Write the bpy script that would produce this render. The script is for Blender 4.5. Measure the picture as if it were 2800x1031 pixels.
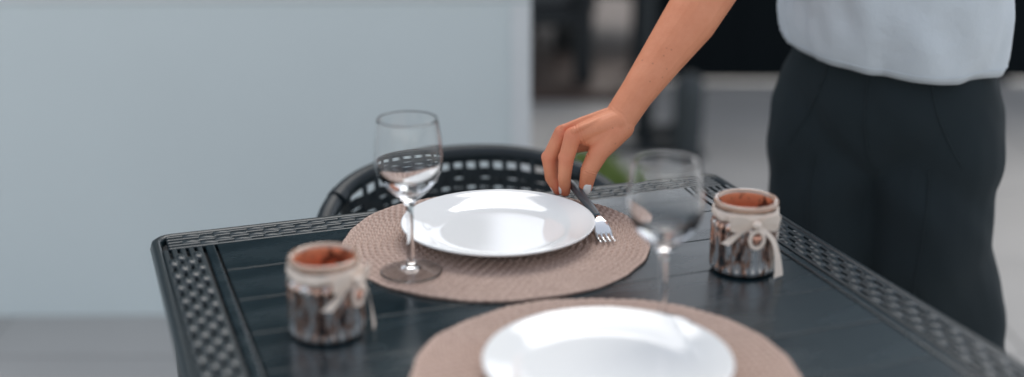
import bpy, bmesh, math, random
from mathutils import Vector, Matrix, noise
import numpy as np

for o in list(bpy.data.objects):
    bpy.data.objects.remove(o, do_unlink=True)
scene = bpy.context.scene
COL = scene.collection
R = math.radians

# ------------------------------------------------------------------ camera
PITCH = R(18.35)
CAM_Z = 1.322
cam_d = bpy.data.cameras.new("camera")
cam_d.sensor_width = 36.0
cam_d.lens = 46.32
cam_d.clip_start = 0.05
cam_d.clip_end = 400.0
cam_d.dof.use_dof = True
cam_d.dof.focus_distance = 1.715
cam_d.dof.aperture_fstop = 1.22
cam_d.shift_x = -(1426.0 - 1400.0) / 2800.0
cam = bpy.data.objects.new("camera", cam_d)
COL.objects.link(cam)
cam.location = (0, 0, CAM_Z)
cam.rotation_euler = (math.pi / 2 - PITCH, 0, 0)
scene.camera = cam

# ------------------------------------------------------------------ sky + sun
SUN_EL, SUN_AZ = R(51), R(10)            # azimuth from +Y towards +X
w = bpy.data.worlds.new("World")
scene.world = w
w.use_nodes = True
nt = w.node_tree
for n in list(nt.nodes):
    nt.nodes.remove(n)
sky = nt.nodes.new("ShaderNodeTexSky")
sky.sky_type = 'NISHITA'
sky.sun_disc = False
sky.sun_elevation = SUN_EL
sky.sun_rotation = SUN_AZ
sky.air_density = 1.0
sky.dust_density = 1.3
sky.ozone_density = 1.0
hs = nt.nodes.new("ShaderNodeHueSaturation")
hs.inputs['Saturation'].default_value = 0.36
bg = nt.nodes.new("ShaderNodeBackground")
bg.inputs['Strength'].default_value = 0.13
wo = nt.nodes.new("ShaderNodeOutputWorld")
nt.links.new(sky.outputs[0], hs.inputs['Color'])
nt.links.new(hs.outputs[0], bg.inputs[0])
nt.links.new(bg.outputs[0], wo.inputs[0])

sun_d = bpy.data.lights.new("sun", 'SUN')
sun_d.energy = 1.1
sun_d.angle = R(48)
sun_d.color = (1.0, 0.96, 0.90)
sun = bpy.data.objects.new("sun", sun_d)
COL.objects.link(sun)
sdir = Vector((math.sin(SUN_AZ) * math.cos(SUN_EL), math.cos(SUN_AZ) * math.cos(SUN_EL), math.sin(SUN_EL)))
sun.rotation_euler = sdir.to_track_quat('Z', 'Y').to_euler()

scene.view_settings.view_transform = 'Standard'
scene.view_settings.look = 'None'
scene.view_settings.exposure = 0.95
scene.view_settings.gamma = 1.0
scene.view_settings.use_curve_mapping = False
scene.render.engine = 'CYCLES'
scene.cycles.use_denoising = True
scene.cycles.max_bounces = 14
scene.cycles.transmission_bounces = 12
scene.cycles.transparent_max_bounces = 12
scene.cycles.sample_clamp_indirect = 8.0

# ------------------------------------------------------------------ helpers
def at(x, y, Y):
    """World point at distance Y seen at (x, y) of the 2576 px wide photograph: used to read joint positions."""
    k = 2800 / 2576
    u = (x * k - 1426) / 3603.0
    v = (y * k - 515.5) / 3603.0
    D = Vector((u, math.cos(PITCH) - v * math.sin(PITCH), -math.sin(PITCH) - v * math.cos(PITCH)))
    return D * (Y / D.y) + Vector((0, 0, CAM_Z))

def link_mesh(name, me, mat=None, parent=None, smooth=True, sharp=None):
    if mat is not None and not me.materials:
        me.materials.append(mat)
    if smooth:
        me.polygons.foreach_set('use_smooth', [True] * len(me.polygons))
    o = bpy.data.objects.new(name, me)
    COL.objects.link(o)
    if parent:
        o.parent = parent
    return o

def mesh(name, V, F, mat=None, parent=None, smooth=True):
    me = bpy.data.meshes.new(name)
    me.from_pydata([tuple(v) for v in V], [], F)
    me.update()
    return link_mesh(name, me, mat, parent, smooth)

FLAT = set()          # boxes keep flat faces so that broad faces reflect as planes
def from_bm(name, bm, mat=None, parent=None, smooth=True):
    if id(bm) in FLAT:
        FLAT.discard(id(bm)); smooth = False
    bmesh.ops.recalc_face_normals(bm, faces=bm.faces[:])
    me = bpy.data.meshes.new(name)
    bm.to_mesh(me)
    bm.free()
    if smooth:
        me.polygons.foreach_set('use_smooth', [True] * len(me.polygons))
        me.set_sharp_from_angle(angle=R(28))
    return link_mesh(name, me, mat, parent, False)

def empty(name, loc=(0, 0, 0), rz=0.0):
    o = bpy.data.objects.new(name, None)
    o.empty_display_size = 0.05
    COL.objects.link(o)
    o.location = loc
    o.rotation_euler = (0, 0, rz)
    return o

def tag(o, label=None, cat=None, group=None, kind=None):
    if label: o['label'] = label
    if cat: o['category'] = cat
    if group: o['group'] = group
    if kind: o['kind'] = kind
    return o

def copy_tree(o, parent=None):
    c = o.copy()
    COL.objects.link(c)
    c.parent = parent
    for ch in o.children:
        copy_tree(ch, c)
    return c

def box_bm(sx, sy, sz, bev=0.0, c=(0, 0, 0), seg=2):
    bm = bmesh.new()
    bmesh.ops.create_cube(bm, size=1)
    bmesh.ops.scale(bm, vec=(sx, sy, sz), verts=bm.verts)
    bmesh.ops.translate(bm, vec=c, verts=bm.verts)
    if bev > 0:
        bmesh.ops.bevel(bm, geom=bm.edges[:], offset=bev, segments=seg, profile=0.5, affect='EDGES')
    FLAT.add(id(bm))
    return bm

def lathe_data(prof, n=64, rfun=None, closed=True):
    V, F = [], []
    m = len(prof)
    for i in range(n):
        a = 2 * math.pi * i / n
        for j, (r, z) in enumerate(prof):
            rr = rfun(r, z, a) if rfun else r
            V.append((rr * math.cos(a), rr * math.sin(a), z))
    for i in range(n):
        k = (i + 1) % n
        for j in range(m - 1 if not closed else m):
            l = (j + 1) % m
            F.append((i * m + j, k * m + j, k * m + l, i * m + l))
    return V, F

def lathe(name, prof, n=64, mat=None, parent=None, rfun=None, closed=False):
    V, F = lathe_data(prof, n, rfun, closed)
    me = bpy.data.meshes.new(name)
    me.from_pydata(V, [], F)
    bm = bmesh.new()
    bm.from_mesh(me)
    bmesh.ops.remove_doubles(bm, verts=bm.verts, dist=1e-6)
    bmesh.ops.dissolve_degenerate(bm, dist=1e-7, edges=bm.edges)
    bmesh.ops.recalc_face_normals(bm, faces=bm.faces)
    bm.to_mesh(me)
    bm.free()
    return link_mesh(name, me, mat, parent)

def catmull(P, n=8):
    P = [Vector(p) for p in P]
    out = []
    for i in range(len(P) - 1):
        p0 = P[max(i - 1, 0)]; p1 = P[i]; p2 = P[i + 1]; p3 = P[min(i + 2, len(P) - 1)]
        for k in range(n):
            t = k / n
            out.append(0.5 * ((2 * p1) + (p2 - p0) * t + (2 * p0 - 5 * p1 + 4 * p2 - p3) * t * t + (3 * p1 - p0 - 3 * p2 + p3) * t ** 3))
    out.append(P[-1].copy())
    return out

def tube_bm(P, rad, n=10, bm=None):
    bm = bm or bmesh.new()
    P = [Vector(p) for p in P]
    rings = []
    up = Vector((0, 0, 1))
    for i, p in enumerate(P):
        t = (P[min(i + 1, len(P) - 1)] - P[max(i - 1, 0)]).normalized()
        if abs(t.dot(up)) > 0.95:
            s = t.cross(Vector((0, 1, 0))).normalized()
        else:
            s = t.cross(up).normalized()
        if i and s.dot(ps) < 0:
            s = -s
        ps = s
        b = s.cross(t).normalized()
        r = rad[i] if isinstance(rad, (list, tuple)) else rad
        rings.append([bm.verts.new(p + (s * math.cos(2 * math.pi * k / n) + b * math.sin(2 * math.pi * k / n)) * r) for k in range(n)])
    for i in range(len(rings) - 1):
        for k in range(n):
            bm.faces.new((rings[i][k], rings[i][(k + 1) % n], rings[i + 1][(k + 1) % n], rings[i + 1][k]))
    bm.faces.new(rings[0]); bm.faces.new(rings[-1])
    return bm

def strip_bm(P, Wd, th=0.0008, bm=None):
    """A flat band of thickness th along P, Wd[i] the half-width vector at point i."""
    bm = bm or bmesh.new()
    P = [Vector(p) for p in P]
    rows = []
    for i, p in enumerate(P):
        t = (P[min(i + 1, len(P) - 1)] - P[max(i - 1, 0)]).normalized()
        wv = Vector(Wd[i])
        nrm = t.cross(wv).normalized() * th * 0.5
        rows.append([bm.verts.new(q) for q in (p - wv + nrm, p + wv + nrm, p + wv - nrm, p - wv - nrm)])
    for i in range(len(rows) - 1):
        for k in range(4):
            bm.faces.new((rows[i][k], rows[i][(k + 1) % 4], rows[i + 1][(k + 1) % 4], rows[i + 1][k]))
    bm.faces.new(rows[0]); bm.faces.new(rows[-1])
    return bm

_SPH = {}
def unit_sphere(sub):
    if sub not in _SPH:
        t = bmesh.new()
        bmesh.ops.create_icosphere(t, subdivisions=sub, radius=1.0)
        _SPH[sub] = [v.co.copy() for v in t.verts]
        t.free()
    return _SPH[sub]

def round_cone(bm, a, ra, b, rb, sub=2):
    a, b = Vector(a), Vector(b)
    U = unit_sphere(sub)
    t = bmesh.new()
    for c, r in ((a, ra), (b, rb)):
        for u in U:
            t.verts.new(c + u * r)
    bmesh.ops.convex_hull(t, input=t.verts[:])
    used = [v for v in t.verts if v.link_faces]
    mp = {v: bm.verts.new(v.co) for v in used}
    for f in t.faces:
        bm.faces.new([mp[v] for v in f.verts])
    t.free()

def chain(bm, pts, sub=2):
    for (a, ra), (b, rb) in zip(pts[:-1], pts[1:]):
        round_cone(bm, a, ra, b, rb, sub)

def remeshed(bm, voxel, smooth=4, fac=0.5):
    """Union of everything in bm as one continuous skin."""
    me = bpy.data.meshes.new("tmp")
    bm.to_mesh(me); bm.free()
    o = bpy.data.objects.new("tmp", me)
    COL.objects.link(o)
    m = o.modifiers.new("r", 'REMESH'); m.mode = 'VOXEL'; m.voxel_size = voxel; m.adaptivity = 0
    s = o.modifiers.new("s", 'SMOOTH'); s.iterations = smooth; s.factor = fac
    dg = bpy.context.evaluated_depsgraph_get()
    out = bpy.data.meshes.new_from_object(o.evaluated_get(dg))
    bpy.data.objects.remove(o, do_unlink=True)
    bpy.data.meshes.remove(me)
    return out

# ------------------------------------------------------------------ materials
def new_mat(name):
    m = bpy.data.materials.new(name)
    m.use_nodes = True
    t = m.node_tree
    b = t.nodes['Principled BSDF']
    return m, t, b

def nd(t, kind, **kw):
    n = t.nodes.new(kind)
    for k, v in kw.items():
        if hasattr(n, k):
            setattr(n, k, v)
        else:
            n.inputs[k.replace('_', ' ')].default_value = v
    return n

def tex_coord(t, scale=(1, 1, 1), rot=(0, 0, 0), out='Object'):
    tc = t.nodes.new('ShaderNodeTexCoord')
    mp = t.nodes.new('ShaderNodeMapping')
    mp.inputs['Scale'].default_value = scale
    mp.inputs['Rotation'].default_value = rot
    t.links.new(tc.outputs[out], mp.inputs[0])
    return mp.outputs[0]

def simple(name, col, rough=0.5, metal=0.0, var=0.12, nscale=30.0, bump=0.0, bscale=200.0, bdist=0.001, rvar=0.0, stretch=(1, 1, 1), **kw):
    """Principled with a noise that varies colour (and roughness) and an optional fine bump."""
    m, t, b = new_mat(name)
    vec = tex_coord(t, stretch)
    n = nd(t, 'ShaderNodeTexNoise', Scale=nscale, Detail=5.0)
    t.links.new(vec, n.inputs['Vector'])
    mx = nd(t, 'ShaderNodeMix', data_type='RGBA')
    c = Vector(col[:3])
    mx.inputs['A'].default_value = (*(c * (1 - var)), 1)
    mx.inputs['B'].default_value = (*[min(1, q) for q in c * (1 + var)], 1)
    t.links.new(n.outputs['Fac'], mx.inputs['Factor'])
    t.links.new(mx.outputs['Result'], b.inputs['Base Color'])
    if rvar:
        mr = nd(t, 'ShaderNodeMapRange')
        mr.inputs['To Min'].default_value = rough - rvar
        mr.inputs['To Max'].default_value = rough + rvar
        t.links.new(n.outputs['Fac'], mr.inputs['Value'])
        t.links.new(mr.outputs[0], b.inputs['Roughness'])
    else:
        b.inputs['Roughness'].default_value = rough
    b.inputs['Metallic'].default_value = metal
    if bump:
        n2 = nd(t, 'ShaderNodeTexNoise', Scale=bscale, Detail=4.0)
        t.links.new(vec, n2.inputs['Vector'])
        bp = nd(t, 'ShaderNodeBump', Strength=bump, Distance=bdist)
        t.links.new(n2.outputs['Fac'], bp.inputs['Height'])
        t.links.new(bp.outputs[0], b.inputs['Normal'])
    for k, v in kw.items():
        b.inputs[k.replace('_', ' ')].default_value = v
    return m

M = {}
M['stucco'] = simple('white_stucco', (0.65, 0.71, 0.71), 0.85, var=0.07, nscale=1.3, bump=0.35, bscale=160, bdist=0.002)
M['coping'] = simple('coping_stone', (0.70, 0.72, 0.72), 0.7, var=0.06, nscale=8, bump=0.2, bscale=120)
M['pave'] = simple('grey_paving', (0.33, 0.325, 0.31), 0.85, var=0.2, nscale=2.2, bump=0.3, bscale=90, bdist=0.003)
M['resin'] = simple('charcoal_resin', (0.007, 0.019, 0.025), 0.26, var=0.5, nscale=26, bump=0.08, bscale=60, bdist=0.0006, rvar=0.12, stretch=(0.35, 1, 1), IOR=1.52)
M['weave'] = simple('charcoal_weave', (0.008, 0.019, 0.024), 0.36, var=0.18, nscale=40, bump=0.2, bscale=500, bdist=0.0004, IOR=1.6)
M['board'] = simple('dark_board', (0.012, 0.015, 0.017), 0.6, var=0.1)
M['tube'] = simple('dark_chair_tube', (0.008, 0.017, 0.022), 0.4, var=0.2, nscale=60, bump=0.1, bscale=400, bdist=0.0004)
M['strap'] = simple('dark_chair_strap', (0.008, 0.017, 0.022), 0.5, var=0.2, nscale=50)
M['porcelain'] = simple('white_porcelain', (0.80, 0.81, 0.80), 0.07, var=0.01, nscale=6)
M['steel'] = simple('polished_steel', (0.80, 0.81, 0.82), 0.16, metal=1.0, var=0.03, nscale=40, rvar=0.04)
M['handle'] = simple('grey_fork_handle', (0.05, 0.07, 0.082), 0.38, var=0.1, nscale=80)
M['ribbon'] = simple('cream_ribbon', (0.82, 0.70, 0.60), 0.75, var=0.06, nscale=90, bump=0.3, bscale=900, bdist=0.0004)
M['pearl'] = simple('pink_copper_charm', (0.80, 0.42, 0.30), 0.2, metal=0.6, var=0.1)
M['nail'] = simple('white_nail_polish', (0.85, 0.83, 0.80), 0.12, var=0.02)
M['trousers'] = simple('dark_trousers', (0.007, 0.015, 0.019), 0.9, var=0.2, nscale=12, bump=0.5, bscale=900, bdist=0.0006)
M['shirt'] = simple('pale_shirt', (0.60, 0.65, 0.69), 0.8, var=0.05, nscale=10, bump=0.5, bscale=35, bdist=0.006)
M['hair'] = simple('dark_hair', (0.03, 0.018, 0.012), 0.45, var=0.3, nscale=60, stretch=(1, 1, 0.1))
M['shoe'] = simple('black_shoe', (0.015, 0.015, 0.016), 0.4)
M['black'] = simple('black_boards', (0.005, 0.008, 0.010), 0.9, var=0.3, nscale=6, stretch=(1, 1, 0.1), Specular_IOR_Level=0.15)
M['pole'] = simple('dark_pole', (0.010, 0.016, 0.020), 0.45)
M['canvas'] = simple('charcoal_canvas', (0.012, 0.022, 0.026), 0.95, var=0.1, bump=0.3, bscale=500)
M['sofa'] = simple('dark_lounge_frame', (0.010, 0.014, 0.017), 0.5, var=0.2)
M['cushion'] = simple('grey_cushion', (0.09, 0.095, 0.10), 0.9, var=0.15, nscale=20)
M['deck'] = simple('brown_deck', (0.075, 0.05, 0.04), 0.7, var=0.35, nscale=5, stretch=(0.2, 1, 1))
M['grass'] = simple('grass_blades', (0.27, 0.36, 0.10), 0.6, var=0.4, nscale=20)
M['clad'] = simple('dark_cladding', (0.008, 0.018, 0.022), 0.8, var=0.2, nscale=3)
M['pane'] = simple('dark_window_pane', (0.01, 0.012, 0.014), 0.08, var=0.1)
M['bollard'] = simple('bollard_grey', (0.045, 0.055, 0.06), 0.55)
M['seam'] = simple('dark_seam', (0.010, 0.018, 0.022), 0.9)
M['slab'] = simple('paving_slab_stone', (0.47, 0.455, 0.43), 0.75, var=0.14, nscale=1.7, bump=0.3, bscale=70, bdist=0.003)
M['eye'] = simple('eye', (0.5, 0.5, 0.5), 0.15)

def mat_mat():
    m, t, b = new_mat('braided_straw')
    vec = tex_coord(t)
    n = nd(t, 'ShaderNodeTexNoise', Scale=330.0, Detail=2.0)
    n2 = nd(t, 'ShaderNodeTexNoise', Scale=22.0, Detail=3.0)
    t.links.new(vec, n.inputs['Vector']); t.links.new(vec, n2.inputs['Vector'])
    mx = nd(t, 'ShaderNodeMix', data_type='RGBA')
    mx.inputs['A'].default_value = (0.27, 0.17, 0.13, 1)
    mx.inputs['B'].default_value = (0.62, 0.46, 0.385, 1)
    ad = nd(t, 'ShaderNodeMath', operation='MULTIPLY_ADD')
    ad.inputs[1].default_value = 0.22
    t.links.new(n2.outputs['Fac'], ad.inputs[0])
    mul = nd(t, 'ShaderNodeMapRange'); mul.inputs['From Min'].default_value = 0.36; mul.inputs['From Max'].default_value = 0.66; mul.inputs['To Max'].default_value = 0.28; mul.inputs['To Min'].default_value = -0.05
    t.links.new(n.outputs['Fac'], mul.inputs[0])
    # light and dark straw strands alternate along each braid
    ta = nd(t, 'ShaderNodeAttribute', attribute_name='tone')
    ma = nd(t, 'ShaderNodeMath', operation='MULTIPLY_ADD'); ma.inputs[1].default_value = 0.55
    t.links.new(ta.outputs['Fac'], ma.inputs[0]); t.links.new(mul.outputs[0], ma.inputs[2])
    t.links.new(ma.outputs[0], ad.inputs[2])
    t.links.new(ad.outputs[0], mx.inputs['Factor'])
    t.links.new(mx.outputs['Result'], b.inputs['Base Color'])
    b.inputs['Roughness'].default_value = 0.6
    return m
M['straw'] = mat_mat()

def glass_mat():
    m, t, b = new_mat('clear_glass')
    b.inputs['Base Color'].default_value = (0.985, 0.99, 0.99, 1)
    b.inputs['Roughness'].default_value = 0.0
    b.inputs['IOR'].default_value = 1.42
    b.inputs['Transmission Weight'].default_value = 1.0
    return m
M['glass'] = glass_mat()

def mercury_mat():
    """Flaked mirror coating under ribbed glass: copper, silver and bare dark patches."""
    m, t, b = new_mat('copper_mercury_glass')
    vec = tex_coord(t, (1, 1, 0.38))
    n = nd(t, 'ShaderNodeTexNoise', Scale=85.0, Detail=4.0, Roughness=0.6, Distortion=0.3)
    t.links.new(vec, n.inputs['Vector'])
    cr = nd(t, 'ShaderNodeValToRGB')
    e = cr.color_ramp.elements
    e[0].position = 0.34; e[0].color = (0.05, 0.052, 0.056, 1)
    e[1].position = 0.60; e[1].color = (0.86, 0.85, 0.83, 1)
    x = cr.color_ramp.elements.new(0.41); x.color = (0.28, 0.16, 0.12, 1)
    x = cr.color_ramp.elements.new(0.455); x.color = (0.74, 0.40, 0.26, 1)
    x = cr.color_ramp.elements.new(0.49); x.color = (0.62, 0.58, 0.56, 1)
    t.links.new(n.outputs['Fac'], cr.inputs[0])
    t.links.new(cr.outputs[0], b.inputs['Base Color'])
    b.inputs['Metallic'].default_value = 0.92
    b.inputs['Roughness'].default_value = 0.09
    b.inputs['Coat Weight'].default_value = 1.0
    b.inputs['Coat Roughness'].default_value = 0.04
    return m
M['mercury'] = mercury_mat()

def lining_mat():
    m, t, b = new_mat('copper_lining')
    vec = tex_coord(t)
    n = nd(t, 'ShaderNodeTexNoise', Scale=60.0, Detail=5.0, Roughness=0.6)
    t.links.new(vec, n.inputs['Vector'])
    cr = nd(t, 'ShaderNodeValToRGB')
    e = cr.color_ramp.elements
    e[0].position = 0.40; e[0].color = (0.16, 0.06, 0.035, 1)
    e[1].position = 0.52; e[1].color = (0.90, 0.36, 0.19, 1)
    t.links.new(n.outputs['Fac'], cr.inputs[0])
    t.links.new(cr.outputs[0], b.inputs['Base Color'])
    b.inputs['Metallic'].default_value = 0.35
    b.inputs['Roughness'].default_value = 0.35
    return m
M['lining'] = lining_mat()
M['lip'] = simple('pale_glass_lip', (0.66, 0.46, 0.34), 0.08, var=0.25, nscale=50, Coat_Weight=1.0, Transmission_Weight=0.35)

def skin_mat():
    m, t, b = new_mat('skin')
    vec = tex_coord(t)
    n = nd(t, 'ShaderNodeTexNoise', Scale=34.0, Detail=6.0, Roughness=0.65)
    n2 = nd(t, 'ShaderNodeTexNoise', Scale=420.0, Detail=3.0)
    t.links.new(vec, n.inputs['Vector']); t.links.new(vec, n2.inputs['Vector'])
    mx = nd(t, 'ShaderNodeMix', data_type='RGBA')
    mx.inputs['A'].default_value = (0.64, 0.215, 0.100, 1)
    mx.inputs['B'].default_value = (0.82, 0.345, 0.195, 1)
    t.links.new(n.outputs['Fac'], mx.inputs['Factor'])
    b.inputs['Roughness'].default_value = 0.56
    b.inputs['Subsurface Weight'].default_value = 0.06
    b.inputs['Subsurface Radius'].default_value = (0.010, 0.004, 0.002)
    b.inputs['Subsurface Scale'].default_value = 0.6
    # redder knuckles and finger ends, small freckles
    at_ = nd(t, 'ShaderNodeAttribute', attribute_name='flush')
    m2 = nd(t, 'ShaderNodeMix', data_type='RGBA')
    m2.inputs['B'].default_value = (0.66, 0.155, 0.085, 1)
    sc_ = nd(t, 'ShaderNodeMath', operation='MULTIPLY'); sc_.inputs[1].default_value = 0.8
    t.links.new(at_.outputs['Fac'], sc_.inputs[0]); t.links.new(sc_.outputs[0], m2.inputs['Factor'])
    t.links.new(mx.outputs['Result'], m2.inputs['A'])
    vo = nd(t, 'ShaderNodeTexVoronoi', Scale=95.0)
    t.links.new(vec, vo.inputs['Vector'])
    fr = nd(t, 'ShaderNodeMapRange'); fr.inputs['From Min'].default_value = 0.10; fr.inputs['From Max'].default_value = 0.16
    fr.inputs['To Min'].default_value = 0.35; fr.inputs['To Max'].default_value = 0.0
    t.links.new(vo.outputs['Distance'], fr.inputs['Value'])
    n3 = nd(t, 'ShaderNodeTexNoise', Scale=9.0, Detail=2.0); t.links.new(vec, n3.inputs['Vector'])
    th_ = nd(t, 'ShaderNodeMath', operation='GREATER_THAN'); th_.inputs[1].default_value = 0.56
    t.links.new(n3.outputs['Fac'], th_.inputs[0])
    mm = nd(t, 'ShaderNodeMath', operation='MULTIPLY')
    t.links.new(fr.outputs[0], mm.inputs[0]); t.links.new(th_.outputs[0], mm.inputs[1])
    m3 = nd(t, 'ShaderNodeMix', data_type='RGBA'); m3.inputs['B'].default_value = (0.30, 0.10, 0.05, 1)
    t.links.new(mm.outputs[0], m3.inputs['Factor']); t.links.new(m2.outputs['Result'], m3.inputs['A'])
    t.links.new(m3.outputs['Result'], b.inputs['Base Color'])
    bp = nd(t, 'ShaderNodeBump', Strength=0.45, Distance=0.0008)
    t.links.new(n2.outputs['Fac'], bp.inputs['Height'])
    t.links.new(bp.outputs[0], b.inputs['Normal'])
    return m
M['skin'] = skin_mat()

# ------------------------------------------------------------------ ground
g = mesh('ground', [(-60, -30, 0), (60, -30, 0), (60, 120, 0), (-60, 120, 0)], [(0, 1, 2, 3)], M['pave'], smooth=False)
tag(g, kind='structure')

slab_me = None
for i in range(17):
    for j in range(15):
        x = -4.574 + i * 0.604; y = 0.034 + j * 0.604
        if slab_me is None:
            o = from_bm('paving_slab', box_bm(0.598, 0.598, 0.03, 0.003), M['slab'], g, smooth=False)
            slab_me = o.data
        else:
            o = bpy.data.objects.new('paving_slab', slab_me); COL.objects.link(o); o.parent = g
        rq = random.Random(i * 31 + j)
        o.location = (x, y, -0.0105 + rq.uniform(-.0012, .0012)); o.rotation_euler = (rq.uniform(-.002, .002), rq.uniform(-.002, .002), 0)

# timber deck behind, right of the low wall
deck = empty('deck', (0, 0, 0))
tag(deck, kind='structure')
bd = {}
for i in range(20):
    y = 5.12 + i * 0.142
    k = 0.44 if y < 5.5 else 1.30            # the front boards stop at the fence
    if k not in bd:
        o = from_bm('plank', box_bm(k + 2.16, 0.135, 0.04, 0.004, ((k - 2.16) / 2, 0, 0)), M['deck'], deck)
        bd[k] = o.data
    else:
        o = bpy.data.objects.new('plank', bd[k]); COL.objects.link(o); o.parent = deck
    o.location = (0, y, 0.026)

# low white wall
wl_r = R(1.2)
WY = 3.0
wz = at(1330, -2, WY).z + 0.026
wx = at(1332, 200, WY).x
wall = empty('low_wall', (wx, WY, 0), wl_r)
tag(wall, 'low white rendered terrace wall behind the woven chair', 'wall')
from_bm('wall_body', box_bm(7.0, 0.20, wz - 0.03, 0.006, (-3.5, 0.10, (wz - 0.03) / 2)), M['stucco'], wall)
from_bm('coping', box_bm(7.006, 0.212, 0.03, 0.004, (-3.5, 0.10, wz - 0.0148)), M['coping'], wall)

from_bm('corner_trim', box_bm(0.045, 0.216, wz - 0.034, 0.003, (-0.0195, 0.10, (wz - 0.034) / 2)), M['coping'], wall)

# ------------------------------------------------------------------ table
TA = R(19.5)
E1 = Vector((math.cos(TA), math.sin(TA), 0))
E2 = Vector((math.sin(TA), -math.cos(TA), 0))
CORNER = Vector((0.279, 1.830, 0))
TW, TD, TZ = 0.79, 0.78, 0.74
def T(a, b, z=0.0):
    return CORNER + E1 * a + E2 * b + Vector((0, 0, z))
table = empty('garden_table', T(-TW / 2, TD / 2), TA)
tag(table, 'square charcoal resin garden table with woven border and plank top', 'table')
BW = 0.0545                                   # woven border width
from_bm('base_panel', box_bm(TW - 0.012, TD - 0.012, 0.022, 0.006, (0, 0, TZ - 0.0215)), M['board'], table)
for sx in (-1, 1):
    for sy in (-1, 1):
        bm = bmesh.new()
        P = [(sx * (TW / 2 - 0.035), sy * (TD / 2 - 0.035), 0.0), (sx * (TW / 2 - 0.035), sy * (TD / 2 - 0.035), TZ - 0.033)]
        b2 = box_bm(0.046, 0.046, TZ - 0.034, 0.008, (P[0][0], P[0][1], (TZ - 0.034) / 2))
        from_bm('leg', b2, M['weave'], table)
# aprons
for (sx, sy, lx, ly) in ((0, 1, TW - 0.12, 0.018), (0, -1, TW - 0.12, 0.018), (1, 0, 0.018, TD - 0.12), (-1, 0, 0.018, TD - 0.12)):
    from_bm('apron', box_bm(lx, ly, 0.055, 0.004, (sx * (TW / 2 - 0.03), sy * (TD / 2 - 0.03), TZ - 0.0605)), M['weave'], table)
# edge bead all round
hw, hd, rr = TW / 2, TD / 2, 0.02
loop = []
for (cx, cy, a0) in ((hw - rr, hd - rr, 0), (-hw + rr, hd - rr, 90), (-hw + rr, -hd + rr, 180), (hw - rr, -hd + rr, 270)):
    for k in range(5):
        a = R(a0 + 22.5 * k)
        loop.append(Vector((cx + rr * math.cos(a), cy + rr * math.sin(a), TZ - 0.011)))
def closed_tube(name, P, r, n, mat, parent, sz=1.0):
    V, F = [], []
    m = len(P)
    for i, p in enumerate(P):
        t = (P[(i + 1) % m] - P[i - 1]).normalized()
        s = t.cross(Vector((0, 0, 1))).normalized()
        b = s.cross(t)
        for k in range(n):
            a = 2 * math.pi * k / n
            V.append(p + s * math.cos(a) * r + b * math.sin(a) * r * sz)
    for i in range(m):
        for k in range(n):
            F.append((i * n + k, i * n + (k + 1) % n, ((i + 1) % m) * n + (k + 1) % n, ((i + 1) % m) * n + k))
    return mesh(name, V, F, mat, parent)
closed_tube('edge_bead', loop, 0.0075, 8, M['weave'], table, 1.4)
# planks and the two narrow side rails
px0, px1 = -TW / 2 + BW + 0.002, TW / 2 - BW - 0.002
py0, py1 = -TD / 2 + BW + 0.002, TD / 2 - BW - 0.002
for sx, x in ((-1, px0 + 0.006), (1, px1 - 0.006)):
    from_bm('side_rail', box_bm(0.0115, py1 - py0, 0.012, 0.002, (x, 0, TZ - 0.0062)), M['resin'], table)
NPL = 7
pw = (py1 - py0) / NPL
pl = None
for i in range(NPL):
    if pl is None:
        o = pl = from_bm('plank', box_bm(px1 - px0 - 0.03, pw - 0.0018, 0.012, 0.0007), M['resin'], table)
    else:
        o = pl.copy(); COL.objects.link(o)
    o.location = (0, py0 + pw * (i + 0.5), TZ - 0.006 + random.Random(i).uniform(-.0002, .0002))
# woven border: long strands along each side, short staggered straps across them, dark slots left open between
ROWS = 5
def strap_mesh():
    L, W = 0.0225, 0.0132
    V, F = [], []
    prof = [(-W / 2, -0.0042), (-W * .36, -0.0004), (-W * .15, 0.0009), (W * .15, 0.0009), (W * .36, -0.0004), (W / 2, -0.0042)]
    xs = [(-L / 2, -0.0022), (-L * .42, -0.0004), (0, 0.0003), (L * .42, -0.0004), (L / 2, -0.0022)]
    for x, dz in xs:
        for y, z in prof:
            V.append((x, y, z + dz))
    m = len(prof)
    for i in range(len(xs) - 1):
        for k in range(m - 1):
            F.append((i * m + k, (i + 1) * m + k, (i + 1) * m + k + 1, i * m + k + 1))
    F.append(tuple(range(m))); F.append(tuple(range(len(V) - 1, len(V) - 1 - m, -1)))
    me = bpy.data.meshes.new('cross_strap')
    me.from_pydata(V, [], F); me.update()
    me.materials.append(M['weave'])
    me.polygons.foreach_set('use_smooth', [True] * len(me.polygons))
    return me
SM = strap_mesh()
rowp = 0.0102
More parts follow.
